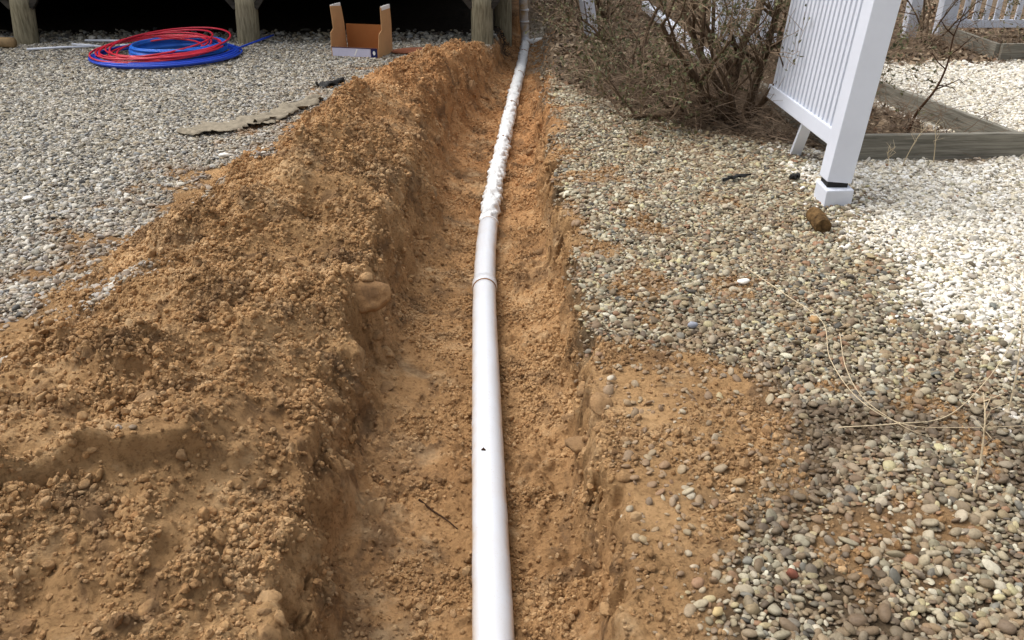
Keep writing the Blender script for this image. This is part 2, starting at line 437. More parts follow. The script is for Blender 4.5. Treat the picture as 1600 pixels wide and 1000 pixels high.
idx = np.arange(NR * NC).reshape(NR, NC)
Q = np.stack([idx[:-1, :-1], idx[:-1, 1:], idx[1:, 1:], idx[1:, :-1]], -1).reshape(-1, 4)
cell = lambda A: (A[:-1, :-1] + A[1:, 1:]).reshape(-1) / 2
cfm, cph = cell(FM), cell(PH)
def sheet(name, sel):
    q = Q[sel]; used = np.unique(q); rm = np.zeros(NR * NC, np.int32); rm[used] = np.arange(len(used)); q = rm[q]
    me = bpy.data.meshes.new(name); me.vertices.add(len(used)); me.loops.add(q.size); me.polygons.add(len(q))
    co = np.stack([GX.ravel()[used], GY.ravel()[used], GZ.ravel()[used]], 1).astype(np.float32)
    me.vertices.foreach_set('co', co.ravel()); me.loops.foreach_set('vertex_index', q.ravel().astype(np.int32))
    me.polygons.foreach_set('loop_start', np.arange(0, q.size, 4, dtype=np.int32))
    me.polygons.foreach_set('use_smooth', np.ones(len(q), bool)); me.update(calc_edges=True)
    for nm, A in (('soil', A_soil), ('litter', A_lit), ('orange', A_or), ('white', A_wh), ('near', A_near), ('under', A_ushade)):
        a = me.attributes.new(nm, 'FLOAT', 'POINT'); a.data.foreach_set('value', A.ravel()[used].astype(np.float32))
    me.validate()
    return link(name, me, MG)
m_tr = cfm > .03
m_pl = (~m_tr) & (cph > .045) & (cell(GX) < 0)
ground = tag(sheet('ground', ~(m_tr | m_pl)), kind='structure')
trench = tag(sheet('trench', m_tr), kind='structure')
pile = tag(sheet('dirt_pile', m_pl), 'long heap of crumbly orange-brown sand piled beside the trench', 'dirt pile')

# ------------------------------------------------------------------ scattering with geometry nodes
def scatter(name, P, rot, scl, col, material, kind='pebble', sub=2, amp=.35, nvar=6, parent=None, label=None, cat=None):
    n = len(P); me = bpy.data.meshes.new(name); me.vertices.add(n)
    me.vertices.foreach_set('co', np.asarray(P, np.float32).ravel())
    for nm, A in (('rot', rot), ('scl', scl)):
        a = me.attributes.new(nm, 'FLOAT_VECTOR', 'POINT'); a.data.foreach_set('vector', np.asarray(A, np.float32).ravel())
    a = me.attributes.new('col', 'FLOAT_COLOR', 'POINT'); a.data.foreach_set('color', np.concatenate([col, np.ones((n, 1))], 1).astype(np.float32).ravel())
    a = me.attributes.new('var', 'INT', 'POINT'); a.data.foreach_set('value', rng.integers(0, nvar, n).astype(np.int32))
    o = link(name, me, material, parent); tag(o, label, cat, kind='stuff')
    g = bpy.data.node_groups.new(name, 'GeometryNodeTree')
    g.interface.new_socket('Geometry', in_out='INPUT', socket_type='NodeSocketGeometry')
    g.interface.new_socket('Geometry', in_out='OUTPUT', socket_type='NodeSocketGeometry')
    N = g.nodes.new; L = g.links.new
    gi, go = N('NodeGroupInput'), N('NodeGroupOutput'); jn = N('GeometryNodeJoinGeometry')
    for k in range(nvar):
        if kind == 'leaf':
            s = N('GeometryNodeMeshGrid'); s.inputs['Size X'].default_value = 2; s.inputs['Size Y'].default_value = 1.1
            s.inputs['Vertices X'].default_value = 4; s.inputs['Vertices Y'].default_value = 3
        else:
            s = N('GeometryNodeMeshIcoSphere'); s.inputs['Radius'].default_value = 1; s.inputs['Subdivisions'].default_value = sub if (kind == 'pebble' or k % 2) else 1
        ps = N('GeometryNodeInputPosition'); ad = N('ShaderNodeVectorMath'); ad.operation = 'ADD'; ad.inputs[1].default_value = (7.3 * k, 3.1 * k, 1.7 * k)
        L(ps.outputs[0], ad.inputs[0])
        nz = N('ShaderNodeTexNoise'); nz.inputs['Scale'].default_value = .8 if kind == 'pebble' else 1.9; nz.inputs['Detail'].default_value = 1 if kind == 'pebble' else 3
        L(ad.outputs[0], nz.inputs['Vector'])
        sb = N('ShaderNodeVectorMath'); sb.operation = 'SUBTRACT'; sb.inputs[1].default_value = (.5, .5, .5); L(nz.outputs['Color'], sb.inputs[0])
        sc = N('ShaderNodeVectorMath'); sc.operation = 'SCALE'; sc.inputs['Scale'].default_value = amp * 2; L(sb.outputs[0], sc.inputs[0])
        sp = N('GeometryNodeSetPosition'); L(s.outputs['Mesh'], sp.inputs['Geometry']); L(sc.outputs[0], sp.inputs['Offset'])
        ss = N('GeometryNodeSetShadeSmooth'); L(sp.outputs[0], ss.inputs[0]); ss.inputs['Shade Smooth'].default_value = (kind != 'crumb')
        sm = N('GeometryNodeSetMaterial'); sm.inputs['Material'].default_value = material; L(ss.outputs[0], sm.inputs[0])
        ti = N('GeometryNodeGeometryToInstance'); L(sm.outputs[0], ti.inputs[0]); L(ti.outputs[0], jn.inputs[0])
    ip = N('GeometryNodeInstanceOnPoints'); L(gi.outputs[0], ip.inputs['Points']); L(jn.outputs[0], ip.inputs['Instance'])
    ip.inputs['Pick Instance'].default_value = True
    def na(nm, ty):
        q = N('GeometryNodeInputNamedAttribute'); q.data_type = ty; q.inputs['Name'].default_value = nm; return q.outputs[0]
    L(na('var', 'INT'), ip.inputs['Instance Index'])
    er = N('FunctionNodeEulerToRotation'); L(na('rot', 'FLOAT_VECTOR'), er.inputs[0]); L(er.outputs[0], ip.inputs['Rotation'])
    L(na('scl', 'FLOAT_VECTOR'), ip.inputs['Scale']); L(ip.outputs[0], go.inputs[0])
    md = o.modifiers.new('scatter', 'NODES'); md.node_group = g
    return o
def inview(x, y, margin=.7):
    d = y * math.cos(PITCH) + CAM_H * math.sin(PITCH)
    return (np.abs(x) < .625 * np.maximum(d, .3) + margin) & (y > .75)
def jgrid(x0, x1, y0, y1, s):
    X, Y = np.meshgrid(np.arange(x0, x1, s), np.arange(y0, y1, s))
    X = X.ravel() + rng.uniform(-.5, .5, X.size) * s; Y = Y.ravel() + rng.uniform(-.5, .5, Y.size) * s
    k = inview(X, Y); return X[k], Y[k]
def pal(cs): return np.array([srgb(*c) for c in cs])
P_GREY = pal([(168,164,152),(150,146,134),(134,130,116),(178,170,150),(120,116,106),(100,98,92),(196,190,176),(216,212,200),(156,146,124),(184,182,176),(88,86,82),(170,158,134),(206,200,184),(146,148,146)])
P_MIX = pal([(150,144,126),(136,130,110),(124,116,98),(164,152,128),(110,104,92),(92,88,82),(180,172,150),(208,202,186),(140,122,98),(120,122,118),(78,76,72),(156,140,112),(190,182,146),(198,194,176),(176,172,156),(160,156,138),(186,180,160),(118,104,88),(98,92,78),(146,112,88)])
P_MIX = P_MIX * np.array([.98, .98, .91])
P_WHITE = pal([(236,232,220),(228,222,206),(240,238,230),(218,212,196),(230,226,216),(206,198,180),(224,214,190),(188,182,168),(240,238,232),(160,154,142)])
SOILC = np.array(srgb(158, 128, 96)); DAMPC = np.array(srgb(92, 76, 58))
def gravel_points(X, Y, dens, size, palette, stain=0, wfrac=None, damp=None):
    k = rng.uniform(0, 1, len(X)) < dens; X, Y = X[k], Y[k]
    n = len(X); s = size * np.exp(rng.normal(0, .36, n)); s = np.clip(s, size * .45, size * 2.4)
    scl = np.stack([s * rng.uniform(.9, 1.3, n), s * rng.uniform(.65, .95, n), s * rng.uniform(.38, .62, n)], 1)
    rot = np.stack([rng.normal(0, .38, n), rng.normal(0, .38, n), rng.uniform(0, 6.28, n)], 1)
    Z = terrain(X, Y, False) + scl[:, 2] * .45 + rng.uniform(-.3, .9, n) * s * .5
    if palette is P_GREY: palette = P_GREY * .9
    ci = rng.integers(0, len(palette), n); col = palette[ci] * rng.uniform(.82, 1.12, (n, 1))
    if wfrac is not None:
        wf = rng.uniform(0, 1, n) < wfrac[k] * .93
        wc = P_WHITE[rng.integers(0, len(P_WHITE), n)] * rng.uniform(.9, 1.05, (n, 1)); col = np.where(wf[:, None], wc, col)
    if stain is not None:
        sf = np.clip(stain[k] + rng.uniform(-.25, .25, n), 0, .85)[:, None]; col = col * (1 - sf) + SOILC * .85 * sf
    if damp is not None:
        df = np.clip(damp[k] * rng.uniform(.5, 1.3, n), 0, .85)[:, None]; col = col * (1 - df) + DAMPC * df
    return np.stack([X, Y, Z], 1), rot, scl, col

# left yard gravel
X, Y = jgrid(-7.6, 0, 1.6, 9.3, .0122)
d = gravel_left(X, Y); st_ = .55 * (1 - np.clip(d, 0, 1)) + .22 * sst(-.9, .1, X - f_xf(Y))
pg = gravel_points(X, Y, np.clip(d * 1.05, 0, .97), .0084, P_GREY, st_)
X2, Y2 = jgrid(-7.8, .1, 9.3, 14, .035)
pg2 = gravel_points(X2, Y2, gravel_left(X2, Y2) * .9 * (1 - sst(9.3, 10.3, Y2)), .017, P_GREY, np.zeros(len(X2)))
pg = [np.concatenate([a, b_]) for a, b_ in zip(pg, pg2)]
scatter('grey_gravel', *pg, M_PEB_I, sub=2, amp=.32, label='pale grey pebble gravel of the yard in front of the house pilings', cat='gravel')
# right bank gravel, brown-grey turning white
X, Y = jgrid(.2, 4.2, .78, 8.6, .0122)
d = gravel_right(X, Y); wf = white_part(X, Y)
st_ = .5 * (1 - d) + .20 * sst(.1, .6, fbm(X, Y, .35, 3, 4)) * (1 - wf) + .20 * (1 - wf)
k = (Y < 4.9) | (X < 2.0) | (X > 2.6)
X, Y, d, wf, st_ = X[k], Y[k], d[k], wf[k], st_[k]
dp = (.18 + .75 * sst(-.05, .45, fbm(X, Y, .45, 3, 6))) * (1 - sst(2.1, 3.2, Y)) * (1 - wf) * sst(.15, .8, d)
d = np.maximum(d * (1 - .35 * sst(.1, .5, fbm(X, Y, .45, 3, 6)) * (1 - sst(2.1, 3.0, Y))), .13 * (X > f_xr(Y) + .08) * (1 - litter(X, Y)))
wz = wf > .62
def part(sel): return gravel_points(X[sel], Y[sel], np.clip(d[sel] * .97, 0, .96), .0084, P_MIX, st_[sel], wf[sel], dp[sel])
mp_, wp_ = part(~wz), part(wz)
X3, Y3 = jgrid(2.6, 7.5, 4.9, 9, .018)
k = X3 > 4.2
w2 = gravel_points(X3[k], Y3[k], gravel_right(X3[k], Y3[k]), .0115, P_WHITE, np.zeros(k.sum()), np.ones(k.sum()))
wp_ = [np.concatenate([a, b_]) for a, b_ in zip(wp_, w2)]
# the pebbles that show largest become stones of their own
app = mp_[2][:, 0] / np.linalg.norm(mp_[0] - np.array([0, 0, CAM_H]), axis=1)
uu = mp_[0][:, 0] / (mp_[0][:, 1] * math.cos(PITCH) + (CAM_H - mp_[0][:, 2]) * math.sin(PITCH))
vv = mp_[0][:, 1]
app = np.where((np.abs(uu) < .63) & (vv > 1.2), app, 0)
big = np.argsort(-app)[:300]; rest = np.setdiff1d(np.arange(len(app)), big)
bigdata = [a[big] for a in mp_]; mp_ = [a[rest] for a in mp_]
mixed = scatter('mixed_gravel', *mp_, M_PEB_I, sub=2, amp=.34, label='brown, olive and grey rounded pebble gravel on the bank right of the trench', cat='gravel')
scatter('white_gravel', *wp_, M_PEB_I, sub=2, amp=.34, label='bright white pebble gravel beside the leaning fence and timber bed', cat='gravel')
def rock_mesh(name, seed, amp, sub=2, fine=0, cuts=0):
    bm = bmesh.new(); bmesh.ops.create_icosphere(bm, subdivisions=sub, radius=1)
    from mathutils import noise as mn
    for v_ in bm.verts:
        q = v_.co + Vector((seed * 3.1, seed * 1.7, seed * .9))
        v_.co += (mn.noise_vector(q * .8) * amp + mn.noise_vector(q * 2.6) * fine * .5)
    qr = random.Random(seed)
    for _ in range(cuts):
        n_ = Vector((qr.gauss(0, 1), qr.gauss(0, 1), qr.gauss(0, 1))).normalized(); d_ = qr.uniform(.45, .8)
        for v_ in bm.verts:
            e_ = v_.co.dot(n_) - d_
            if e_ > 0: v_.co -= n_ * e_ * .92
    if fine:
        for v_ in bm.verts:
            v_.co += mn.noise_vector(v_.co * 3.7 + Vector((seed, 0, 0))) * fine
    me = bpy.data.meshes.new(name); bm.to_mesh(me); bm.free(); me.shade_smooth(); return me
PEB = [rock_mesh('pebble', i, .26) for i in range(8)]
for me in PEB: me.materials.append(M_PEB_O)
for i in range(len(big)):
    o = link('pebble', PEB[i % 8], None, mixed)
    o.location = bigdata[0][i]; o.rotation_euler = bigdata[1][i]; o.scale = bigdata[2][i]; o.color = (*bigdata[3][i], 1)

# soil crumbs and clods
def crumbs(x0, x1, y0, y1, s, dens_f, size, parent, name):
    X, Y = jgrid(x0, x1, y0, y1, s); dd = dens_f(X, Y)
    k = rng.uniform(0, 1, len(X)) < dd; X, Y = X[k], Y[k]; n = len(X)
    sz = size * np.exp(rng.normal(0, .46, n)) * np.where(rng.uniform(0, 1, n) < .004, 1.9, 1.0); sz = np.clip(sz, .28 * size, 3.6 * size)
    scl = sz[:, None] * rng.uniform(.65, 1.15, (n, 3)); scl[:, 2] *= .8
    rot = rng.uniform(0, 6.28, (n, 3))
    Z = terrain(X, Y) + scl[:, 2] * rng.uniform(-.1, 1.0, n)
    orr = np.clip(sst(3.6, 6.6, Y) * .9 + rng.normal(0, .15, n) + np.where(X > .15, -.05, .12), 0, 1)
    dk = np.clip(rng.normal(-.12, .26, n), 0, .8); pl = np.clip(rng.normal(.02, .22, n), 0, .6)
    return [np.stack([X, Y, Z], 1), rot, scl, np.stack([orr, np.clip(dk + np.where(X > .28, .28, 0), 0, .8), pl], 1)]
def d_pile(x, y):
    return np.clip(pile_h(x, y) / .05, 0, 1) * (1 - floor_mask(x, y)) * (1 - .8 * smooth_mask(x, y)) * (.35 + .65 * sst(-.35, .2, fbm(x, y, .5, 2, 11))) * (x < 0)
def d_tr(x, y):
    return floor_mask(x, y) * (1 - .8 * smooth_mask(x, y)) * (.14 + .8 * sst(-.1, .4, fbm(x, y, .3, 3, 10)) + .5 * sst(.05, .5, 1 - floor_mask(x, y)))
def d_bank(x, y):
    return (x > f_xr(y) + .03) * (1 - floor_mask(x, y)) * soil_mask(x, y) * (1 - .9 * smooth_mask(x, y)) * (.2 + .75 * sst(-.2, .35, fbm(x, y, .25, 3, 8)))
cp = crumbs(-2.7, -.2, .8, 9, .0078, lambda x, y: d_pile(x, y) * I(y, [1, 4, 8], [1, .8, .45]), .0052, None, '')
app = cp[2][:, 0] / np.linalg.norm(cp[0] - np.array([0, 0, CAM_H]), axis=1)
u_ = np.abs(cp[0][:, 0] / (cp[0][:, 1] * math.cos(PITCH) + CAM_H * math.sin(PITCH)))
app = np.where((u_ < .62) & (cp[0][:, 1] > 1.25), app, 0)
big = np.argsort(-app)[:200]; rest = np.setdiff1d(np.arange(len(app)), big)
CL = [rock_mesh('clod', 20 + i, .35, 3, .16, 5) for i in range(8)]
for me in CL: me.materials.append(M_CR_O)
for j, i in enumerate(big):
    o = link('clod', CL[j % 8], None, pile)
    o.location = cp[0][i]; o.rotation_euler = cp[1][i]; o.scale = cp[2][i]; o.color = (*cp[3][i], 1)
CK = [rock_mesh('clod', 60 + i, .30, 3, .17, 6) for i in range(7)]
for me in CK: me.materials.append(M_CR_O)
qk = random.Random(5)
def chunk(x, y, r_, parent, sink=.25):
    o = link('clod', CK[qk.randrange(7)], None, parent); z = float(terrain([x], [y])[0])
    o.location = (x, y, z + r_ * (.5 - sink)); o.scale = (r_ * qk.uniform(.9, 1.5), r_ * qk.uniform(.7, 1.1), r_ * qk.uniform(.5, .8))
    o.rotation_euler = (qk.gauss(0, .4), qk.gauss(0, .4), qk.uniform(0, 6.28)); o.color = (min(1, max(0, (y - 3.6) / 3)), qk.uniform(.1, .75), qk.uniform(0, .12), 1)
for _ in range(45):
    y = 1.2 + 6 * qk.random() ** 1.3; x = f_xl(y) - .1 - qk.random() * (f_xl(y) - f_xf(y) - .5)
    chunk(float(x), y, qk.lognormvariate(math.log(.017), .4), pile, .4)
for _ in range(110):
    y = 1.1 + 7 * qk.random() ** 1.4; lf = qk.random() < .6
    x = (f_xl(y) + qk.gauss(-.02, .05)) if lf else (f_xr(y) + qk.gauss(.03, .035))
    chunk(float(x), y, qk.lognormvariate(math.log(.020), .45), trench, .45)
scatter('soil_crumbs', *[a[rest] for a in cp], M_CR_I, kind='crumb', sub=2, amp=.75, nvar=8, parent=pile)
ct = crumbs(-.7, .75, .8, 11, .0082, d_tr, .0045, None, '')
scatter('soil_crumbs', *ct, M_CR_I, kind='crumb', sub=2, amp=.7, nvar=8, parent=trench)
cb = crumbs(.2, 1.9, .8, 5, .0088, d_bank, .0046, None, '')
scatter('soil_crumbs', *cb, M_CR_I, kind='crumb', sub=2, amp=.7, nvar=8, parent=ground)

# leaf litter under the shrubs
X, Y = jgrid(.3, 6.5, 4.9, 13, .05)
k = rng.uniform(0, 1, len(X)) < litter(X, Y) * .8 * (1 - floor_mask(X, Y)); X, Y = X[k], Y[k]; n = len(X)
P_L = pal([(122,104,84),(96,80,64),(146,126,102),(76,64,52),(168,150,126),(110,94,80),(130,102,80)])
sz = rng.uniform(.012, .03, n)[:, None]
scatter('leaf_litter', np.stack([X, Y, terrain(X, Y, False) + .012], 1), np.stack([rng.normal(0, .5, n), rng.normal(0, .5, n), rng.uniform(0, 6.28, n)], 1),
        np.repeat(sz, 3, 1), P_L[rng.integers(0, 7, n)], M_LIT, kind='leaf', amp=.35, label='brown dead leaves and mulch under the shrubs', cat='leaf litter')

# ------------------------------------------------------------------ drain pipe in the trench
Zp = -.262
ctrl = [at(u, v, Zp) for u, v in ((771, 1000), (766, 830), (760, 620), (757, 450), (763, 352), (778, 262), (790, 207), (805, 140), (815, 100), (821, 66))]
d0 = (ctrl[0] - ctrl[1]).normalized()
ctrl = [ctrl[0] + d0 * 2.2, ctrl[0] + d0 * 1.0] + ctrl
path = catmull(ctrl, 60)
path = np.array([tuple(p_) for p_ in path]); seg = np.linalg.norm(np.diff(path, axis=0), axis=1); cum = np.concatenate([[0], np.cumsum(seg)])
def on_path(s): return Vector([I(s, cum, path[:, k]) for k in range(3)])
def s_at_y(y): return I(y, path[:, 1], cum)
pipe = empty('drain_pipe', (0, 0, 0), 0, 'long white plastic drain pipe lying along the trench floor', 'pipe')
yj = [s_at_y(at(760, v, Zp).y) for v in (450, 352, 222, 166, 118, 84)]
stops_ = [0] + yj + [cum[-1]]
prng = random.Random(3)
def pipe_section(s0, s1, r0, rag):
    L_ = s1 - s0; n = max(6, int(L_ / (.035 if rag < .003 else .012))); nn = 28
    mb = MB(); pts = [on_path(s0 + L_ * i / n) for i in range(n + 1)]
    mb.tube(pts, r0, nn)
    if rag > 0:
        V = []
        for i, c in enumerate(mb.v):
            p_ = Vector(c); ctr = pts[min(i // nn, n)]; dirn = p_ - ctr
            s_ = s0 + L_ * (i // nn) / n; a = (i % nn) / nn
            k = rag * (perlin(np.array([s_ * 20]), np.array([a * 7 + 3]), 4)[0] * .8 + 1.4 * max(0, perlin(np.array([s_ * 45.]), np.array([a * 9 + 9.]), 5)[0]))
            V.append(tuple(ctr + dirn * (1 + k / r0)))
        mb.v = V
    return mb
rag = [0.0009, .0015, .019, .014, .013, .013, .012]
rad = [.055, .0545, .045, .046, .046, .047, .047]
for i in range(len(stops_) - 1):
    a, b_ = stops_[i], stops_[i + 1]
    if i == 1:   # smooth pipe, then the ragged crusted stretch
        pass
    pipe_section(a + (.004 if i else 0), b_ - .004, rad[i], rag[i]).build('pipe_length', M_PIPE if i < 2 else M_CRUST, pipe, smooth=True)
for i, s_ in enumerate(yj):
    r_ = .061 if i == 0 else .056
    q = [on_path(s_ + k) for k in (-.012, -.008, .006, .05, .056)]
    if i == 0:
        MB().tube(q, [r_ - .004, r_, r_ + .001, r_, .05], 28).build('hub_collar', M_PIPE, pipe, smooth=True)
        MB().tube([on_path(s_ + k) for k in (-.016, -.011)], [.0585, .0592], 28).build('joint_ring', M_RING, pipe, smooth=True)
    else:
        MB().tube([on_path(s_ + k) for k in (-.006, .006)], [.0535, .0535], 24).build('joint_ring', M_RING, pipe, smooth=True)
# wye, side branch and riser by the house
e = Vector(path[-1]); top = Vector((e.x - .03, e.y + .05, 0))
MB().tube([e + Vector((0, -.16, 0)), e + Vector((0, -.15, .005)), e + Vector((0, .06, .0)), e + Vector((.0, .07, 0))], [.055, .064, .064, .055], 24).build('wye_fitting', M_PIPE, pipe, smooth=True)
MB().tube([e + Vector((.02, -.08, 0)), e + Vector((.13, -.02, .01)), e + Vector((.22, -.03, .02)), e + Vector((.32, -.02, .03))], [.045, .045, .046, .044], 20).build('branch_stub', M_CRUST, pipe, smooth=True)
el = [e + Vector((0, 0, 0)), e + Vector((0, .06, .02)), e + Vector((-.005, .09, .08)), e + Vector((-.01, .10, .16)), e + Vector((-.03, .10, .5)), e + Vector((-.05, .1, 1.6))]
MB().tube(catmull(el, 6), .055, 24).build('riser', M_PIPE, pipe, smooth=True)
for dz in (.22, .36, .52):
    MB().tube([e + Vector((-.01 - .02 * dz, .1, dz)), e + Vector((-.01 - .02 * dz, .1, dz + .03))], [.061, .061], 24).build('coupling', M_PIPE, pipe, smooth=True)
fl = at(755, 703, Zp + .055)
MB().tube([fl + Vector((-.006, 0, .0)), fl + Vector((.0, .004, .002)), fl + Vector((.007, -.002, 0))], [.002, .005, .003], 6).build('mud_fleck', M_ROOT, pipe)

# big clod on the trench edge
bc = rock_mesh('soil_clod', 44, .28, 4, .10, 6); bc.materials.append(M_CR_O)
for v_ in bc.vertices:
    if v_.co.z > .5: v_.co.z = .5 + (v_.co.z - .5) * .3
o = link('soil_clod', bc); 
ray = [at(568, 472, z) for z in np.linspace(.35, -.33, 120)]
c = next((r_ for r_ in ray if float(terrain([r_.x], [r_.y], False)[0]) >= r_.z), ray[60]); o.location = (c.x, c.y + .02, c.z + .035)
o.scale = (.115, .09, .085); o.rotation_euler = (.12, .10, .35); o.color = (.35, .3, .0, 1)
tag(o, 'large flat-topped lump of packed soil on the left lip of the trench', 'soil clod')

# ------------------------------------------------------------------ house on pilings
HY = 9.2
house = empty('house', (-3.2, HY, 0), 0, 'house on round wooden pilings with a dark open crawl space', 'house')
def hb(name, x0, x1, y0, y1, z0, z1, m, bev=.004): return MB().box(x0 + 3.2, x1 + 3.2, y0 - HY, y1 - HY, z0, z1).build(name, m, house, bevel=bev)
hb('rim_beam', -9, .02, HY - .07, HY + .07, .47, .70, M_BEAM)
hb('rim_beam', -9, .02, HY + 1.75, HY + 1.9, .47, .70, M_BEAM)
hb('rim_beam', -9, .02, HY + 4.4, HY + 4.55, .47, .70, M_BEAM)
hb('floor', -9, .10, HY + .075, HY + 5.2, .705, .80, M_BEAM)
for i in range(18):
    x = -8.9 + i * .52; hb('joist', x, x + .045, HY + .075, HY + 1.745, .50, .70, M_BEAM, 0)
for i in range(14):
    hb('siding_board', -9, -.9, HY + .09 + .004 * (i % 2), HY + .12, .805 + i * .18, .98 + i * .18, M_SID)
hb('wall', -8.99, -.91, HY + .125, HY + 5.1, .805, 3.3, M_SID)  # siding, wall, roof: out of view, added and sized for blocking sky light
hb('roof', -9.3, -.85, HY - .1, HY + 5.5, 3.32, 3.5, M_BEAM)
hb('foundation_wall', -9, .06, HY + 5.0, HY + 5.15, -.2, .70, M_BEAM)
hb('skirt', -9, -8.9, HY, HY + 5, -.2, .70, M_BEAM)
def piling(x, y, lean, r=.118, br=True, h=.49):
    n = 8; pts = [Vector((x + 3.2 + lean * (h - z) * -1 * 0 + lean * z, y - HY, z)) for z in np.linspace(-.3, h, n)]
    rr = [r * (1.03 - .06 * i / n) for i in range(n)]
    pl = MB().tube(pts, rr, 20).build('piling', M_PILE, house, smooth=True)
    if br:
        for s_ in (-1, 1):
            cx = x + 3.2 + lean * .4
            MB().bar((cx + s_ * .10, y - HY - .03, .37), (cx + s_ * .22, y - HY - .03, .52), .05, .06).build('brace', M_BEAM, pl)
for u, v, ln in ((37, 70, .13), (390, 68, .06), (753, 72, .0)):
    c = at(u, v, 0); piling(c.x, HY, ln)
c = at(786, 40, 0); piling(c.x, c.y, 0, .105)
for x in (-5.3, -2.9, -.4): piling(x, HY + 4.47, 0, .11, False)
# tan timber end lying by the first piling
c = at(22, 68, .05)
o = MB().tube([(c.x, c.y, .06), (c.x - .3, c.y + .03, .06), (c.x - 1.4, c.y + .1, .06)], [.052, .055, .058], 14).build('timber_log', M_LOG, None, smooth=True)
tag(o, 'tan round timber lying on gravel against a piling', 'log')

# ------------------------------------------------------------------ tubing coils and rods
def coil(name, cx, cy, r, turns, tr, m, label, z0=.02, jit=.05, lift=.0, rise=.0, rj=.05, tail=None, seed=1, ecc=1.0):
    q = random.Random(seed); pts = []; per = 40
    ph = [(q.uniform(-jit, jit), q.uniform(-jit, jit), q.uniform(-rj, rj), q.uniform(0, 6.28), q.uniform(.3, 1)) for _ in range(turns + 2)]
    for i in range(turns * per + 1):
        k = i / per; j = int(k); f = k - j; f = f * f * (3 - 2 * f)
        a_, b_ = ph[j], ph[j + 1]
        dx, dy, dr, aa, lf = [a_[m_] * (1 - f) + b_[m_] * f for m_ in range(5)]
        th = 2 * math.pi * k
        z = z0 + rise * k + lift * lf * (.5 + .5 * math.sin(th + aa * .12))
        pts.append(Vector((cx + dx + (r + dr) * math.cos(th), cy + dy + (r + dr) * math.sin(th) * ecc, z)))
    if tail:
        pts += [pts[-1] + Vector(tail) * f + Vector((0, 0, -.0 * f)) for f in (.3, .65, 1)]
    o = MB().tube(pts, tr, 7).build(name, m, None, smooth=True)
    return tag(o, label, 'tubing coil')
c = at(262, 91, 0)
coil('tubing_coil', c.x, c.y, .655, 9, .0105, M_BLUE, 'wide loose coil of dark blue tubing beneath the red loops', z0=.025, jit=.03, rj=.035, rise=.004, seed=4, tail=(.2, .9, .02))
coil('tubing_coil', c.x + .10, c.y + .06, .43, 16, .0105, M_BLUE2, 'tight bundled coil of bright blue tubing inside the wider coils', z0=.03, jit=.010, rj=.03, rise=.0065, seed=8)
coil('tubing_coil', c.x - .02, c.y + .02, .52, 8, .009, M_RED, 'loose springy loops of red tubing lying over blue coils', z0=.06, jit=.13, rj=.08, rise=.005, lift=.13, seed=31)
for i, (u0, v0, u1, v1) in enumerate(((42, 77, 152, 72), (113, 69, 158, 73), (133, 63, 300, 66), (188, 71, 366, 70))):
    a, b_ = at(u0, v0, .03), at(u1, v1, .03)
    o = MB().tube([a, (a + b_) / 2 + Vector((0, 0, .004)), b_], .011, 8).build('white_rod', M_VINYL, None, smooth=True)
    tag(o, ['longest bare white rod reaching towards the first piling', 'short white rod end angled beside the coils', 'white rod passing behind the red loops', 'white rod lying across inside the blue coils'][i], 'rod', 'white rods by the tubing coils')

# ------------------------------------------------------------------ cardboard box
fa, fb = at(520, 90, .0), at(594, 92, 0)
rz = -R(14); W = (fb - fa).length; bx = empty('cardboard_box', (fa.x, fa.y, .012), rz, 'open brown cardboard box with raised flaps and white printed front', 'box')
D, T = .36, .006
MB().box(0, W, 0, D, 0, .006).build('bottom', M_CARDIN, bx)
MB().box(0, W, -T, 0, 0, .095).build('front_panel', M_CARD, bx)
MB().box(.004, W - .004, D, D + T, 0, .26).build('back_panel', M_CARDIN, bx)
pr = MB().box(.006, W - .075, -T - .003, -T - .0005, .008, .086).build('printed_panel', M_PRINT, bx)
MB().box(.0, W, -T - .0045, -T - .0005, .0865, .0955).build('printed_stripe', M_PURP, bx)
nv = MB().box(W - .07, W - .004, -T - .003, -T - .0005, .008, .086).build('printed_square', M_NAVY, bx)
ang = [2 * math.pi * k / 12 for k in range(12)]
mb = MB()
mb.v = [(W - .037 + .014 * math.cos(a), -T - .0042, .049 + .02 * math.sin(a)) for a in ang]; mb.f = [tuple(range(12))]
mb.build('emblem', M_PAPER, nv)
MB().bar((W * .50, -T - .004, .02), (W * .56, -T - .004, .08), .001, .012).build('printed_slash', M_PAPER, pr)
def side(x, lean, s_):
    # stepped side panel: low at the front, tall flap at the back
    prof = [(0, 0), (D, 0), (D - .01, .28), (D - .02, .43), (.10, .455), (.09, .25), (.02, .22), (0, .1)]
    mb = MB()
    for dx in (0, T):
        for (yy, zz) in prof:
            k = max(0, zz - .24); mb.v.append((x + dx * s_ + lean * zz + (-.06 * s_ * k), yy, zz))
    n = len(prof)
    mb.f = [tuple(range(n))[::-1], tuple(range(n, 2 * n))] + [(i, (i + 1) % n, (i + 1) % n + n, i + n) for i in range(n)]
    o = mb.build('side_flap', M_CARD, bx)
    tp = [(x + dx * s_ + lean * .5 + (-.06 * s_ * .26), yy, .44) for dx in (-.004, T + .004) for yy in (.13, D - .03)]
    xm = tp[0][0]
    MB().box(min(tp[0][0], tp[2][0]), max(tp[0][0], tp[2][0]), .12, D - .03, .425, .462).build('torn_edge', M_PAPER, o)
side(-T, -.02, 1); side(W, .05, 1)
MB().box(W - .16, W - .085, .10, .19, .008, .055).build('paper_insert', M_PAPER, bx, bevel=.003)
mb = MB(); cx, cy = W + .17, .40
